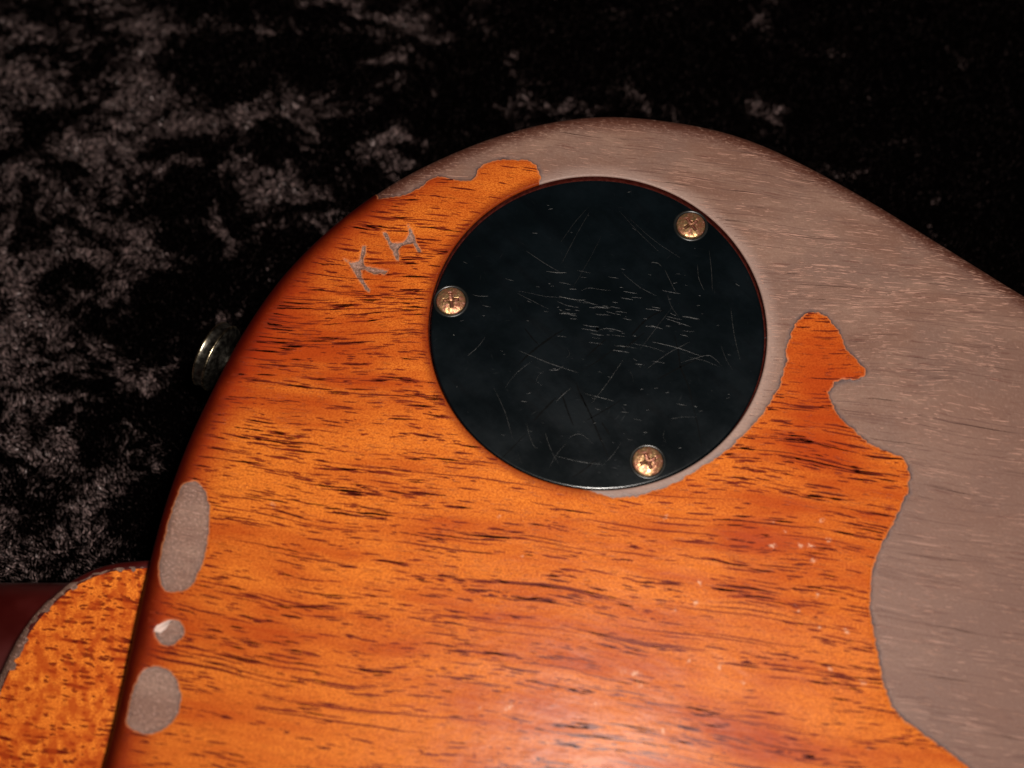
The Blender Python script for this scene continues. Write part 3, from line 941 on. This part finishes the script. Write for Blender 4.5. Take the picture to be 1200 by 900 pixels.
# neck and its heel block
HZ = -0.008
heel_px = [(210, 655), (165, 658), (140, 659), (118, 664), (95, 674), (74, 688), (55, 706), (38, 727), (24, 750), (11, 778), (0, 803),
           (-18, 850), (-30, 920), (-34, 1020), (-20, 1120), (60, 1170), (200, 1190), (330, 1180), (340, 900), (330, 700), (280, 660)]
heel_px = [(a_, b_ + 8) for a_, b_ in heel_px]
HO = relax(resample(catmull(unproj(heel_px, HZ), 0.0005), 0.0006), 30)
if ((HO[:, 0] * np.roll(HO[:, 1], -1) - np.roll(HO[:, 0], -1) * HO[:, 1]).sum()) < 0:
    HO = HO[::-1]
TT = np.roll(HO, -1, 0) - np.roll(HO, 1, 0); TT /= np.linalg.norm(TT, axis=1)[:, None]
HN = np.stack([TT[:, 1], -TT[:, 0]], 1)            # outwards
def heel_rings(prof):
    V = np.concatenate([np.column_stack([HO + HN * d, np.full(len(HO), z)]) for d, z in prof])
    return V, grid_tris(len(HO), len(prof), True)
def grain2(V):
    x = V[:, 0] * 1000; y = V[:, 1] * 1000
    return {'gu': x + 0.1 * y, 'gv': y + 0.12 * x + 1.2 * perlin(x / 14, y / 9, 31) + V[:, 2] * 700}
hx = np.arange(HO[:, 0].min(), HO[:, 0].max(), 0.0012); hy = np.arange(HO[:, 1].min(), HO[:, 1].max(), 0.0012)
HX, HY = np.meshgrid(hx, hy)
cap = Soup(np.column_stack([HX.ravel(), HY.ravel(), np.full(HX.size, HZ)]), grid_tris(len(hx), len(hy)), {})
cap = cap.clip(sdf(cap.v[:, :2], HO) - 0.0001)
neck = tag(mesh_obj('neck_heel', cap.v, cap.t, M_HEEL, guitar, grain2(cap.v)), label='amber end cap of the neck heel at the lower left')
wp = [(-0.0002, HZ)] + [(0.0018 * sin(t), HZ - 0.0018 + 0.0018 * cos(t)) for t in np.linspace(0.1, pi / 2, 8)] + [(0.0019, HZ - 0.005), (0.0020, HZ - 0.012), (0.0021, HZ - 0.020), (0.0021, HZ - 0.028)]
V, T = heel_rings(wp)
mesh_obj('heel_side', V, T, M_SIDE, neck, grain2(V))
# worn rim following the heel edge, broken and uneven
V, T = heel_rings([(-0.0009, HZ + 0.00006), (-0.0004, HZ + 0.00007), (0.0001, HZ + 0.00008)] + [((0.0018 + 0.00008) * sin(t), HZ - 0.0018 + 0.00188 * cos(t)) for t in np.linspace(0.15, pi / 2 * 0.95, 9)])
g_ = grain2(V); g_.update({'dout': np.full(len(V), 9.0), 'film': np.full(len(V), -9.0), 'rim': np.full(len(V), 9.0), 'low_right': np.zeros(len(V))})
rsd = Soup(V, T, g_)
row = np.repeat(np.arange(12), len(HO))
wid = 0.30 - 0.55 * smooth(-0.098, -0.078, V[:, 0]) + 0.75 * fbm(V[:, 0] / 0.009, V[:, 1] / 0.009, 3, 50)
mk = np.minimum(row - 2.2 + 3.5 * wid + 2.2 * perlin(V[:, 0] / 0.0016, V[:, 1] / 0.0016, 51), 8.4 - 5.0 * smooth(-0.098, -0.078, V[:, 0]) - row + 2.6 * perlin(V[:, 0] / 0.0024, V[:, 1] / 0.003, 52))
rsd = rsd.clip(mk)
M_RIMW = bare_wood_mat('worn_heel_rim_wood', 40.0, 0.55, 0.6)
o = mesh_obj('worn_rim', rsd.v, rsd.t, M_RIMW, neck, rsd.a)
o['label'] = 'grey worn rim around the heel cap'

# neck: half-round bar running away to the left under the heel
ye = unproj([(30, 681)], -0.030)[0][1]
nw = 0.030
xs = np.linspace(-0.26, -0.070, 40)
an = np.linspace(0, pi, 40)
XX, AA = np.meshgrid(xs, an, indexing='ij')
V = np.column_stack([XX.ravel(), (ye - nw + nw * np.cos(AA)).ravel(), (-0.034 + 0.0185 * np.sin(AA) ** 0.8).ravel()])
o = mesh_obj('neck', V, grid_tris(40, 40), M_SIDE, guitar)
o['label'] = 'dark cherry neck running off to the left'

# ------------------------------------------------------------------ crushed velvet
VZ = -0.049
def crush(x, y):
    """0 = pile standing (black), 1 = pile crushed flat (catches the light), some shade mixed in"""
    qx = x + 0.006 * fbm(x / 0.02, y / 0.02, 3, 60); qy = y + 0.006 * fbm(x / 0.02 + 5, y / 0.02, 3, 61)
    a = fbm(qx / 0.022, qy / 0.014, 5, 62, 0.8)
    b = 1 - np.abs(fbm(qx / 0.034, qy / 0.030, 3, 70)) * 3.2
    side = np.clip((-x - 0.022) / 0.11, -1.7, 0.95) + np.clip((0.02 - y) / 0.3, -0.3, 0.3)
    return smooth(-0.10, 1.05, 0.80 * a + 0.40 * np.clip(b, 0, 1) + 0.50 * side - 0.06 - 0.45 * np.exp(-((x + 0.078) / 0.022) ** 2 - ((y - 0.012) / 0.05) ** 2))  # last term puts the shadow left of the body into the pile
def vz(x, y):
    return VZ + 0.0022 * fbm(x / 0.05, y / 0.038, 3, 80) - 0.0010 * np.abs(fbm(x / 0.022, y / 0.018, 3, 84))
cx = np.linspace(-0.45, 0.45, 420); cy = np.linspace(-0.45, 0.50, 420)
CX, CY = np.meshgrid(cx, cy)
V = np.column_stack([CX.ravel(), CY.ravel(), vz(CX.ravel(), CY.ravel())])
N = NT('velvet_backing')
nz = N.noise(N.objco(), 900.0, 3.0, 0.6)
N.set(Base_Color=N.mix(nz, (0.0003, 0.0002, 0.0002), (0.001, 0.0007, 0.0007)), Roughness=0.95)
N.bsdf.inputs['Specular IOR Level'].default_value = 0.0
cloth = mesh_obj('velvet_cloth', V, grid_tris(420, 420), N.m)
tag(cloth, label='black crushed velvet cloth spread out underneath the guitar', category='cloth')

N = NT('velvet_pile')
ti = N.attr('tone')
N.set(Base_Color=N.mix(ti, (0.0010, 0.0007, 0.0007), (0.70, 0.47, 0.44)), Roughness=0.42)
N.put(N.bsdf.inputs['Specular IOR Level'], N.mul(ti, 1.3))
M_PILE = N.m
rs = np.random.RandomState(11)
nf = 1350000
x = rs.uniform(-0.20, 0.20, nf); y = rs.uniform(-0.09, 0.175, nf)
keep = (sdf(np.column_stack([x, y]), OUT_C[::10]) < 0.010)
x = x[keep]; y = y[keep]
c = crush(x, y)
keep = rs.uniform(0, 1, len(x)) < 0.2 + 0.8 * c
x, y, c = x[keep], y[keep], c[keep]
n = len(x)
az = 2.0 * fbm(x / 0.018, y / 0.014, 3, 90) * pi * 0.5 + rs.normal(0, 0.5, n) + 1.9
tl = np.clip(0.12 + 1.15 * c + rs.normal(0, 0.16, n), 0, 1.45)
ln = rs.uniform(0.0005, 0.0011, n)
d = np.stack([np.cos(az) * np.sin(tl), np.sin(az) * np.sin(tl), np.cos(tl)], 1)
base = np.column_stack([x, y, vz(x, y)])
sp = rs.normal(0, 1, (n, 3)); sp[:, 2] *= 0.35
wv = np.cross(d, sp); wv = np.cross(d, np.cross(wv, d)); wv /= np.linalg.norm(wv, axis=1)[:, None] + 1e-9
wd = rs.uniform(0.00004, 0.00010, n)[:, None]
v = np.empty((n, 3, 3))
v[:, 0] = base + wv * wd; v[:, 1] = base - wv * wd
v[:, 2] = base + d * ln[:, None]
t = np.arange(n * 3).reshape(n, 3)
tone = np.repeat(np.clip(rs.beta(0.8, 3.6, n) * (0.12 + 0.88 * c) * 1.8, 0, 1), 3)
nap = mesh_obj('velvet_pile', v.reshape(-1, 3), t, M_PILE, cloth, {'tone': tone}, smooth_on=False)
nap['kind'] = 'stuff'
print('tris', len(fin.t), len(raw.t), n)
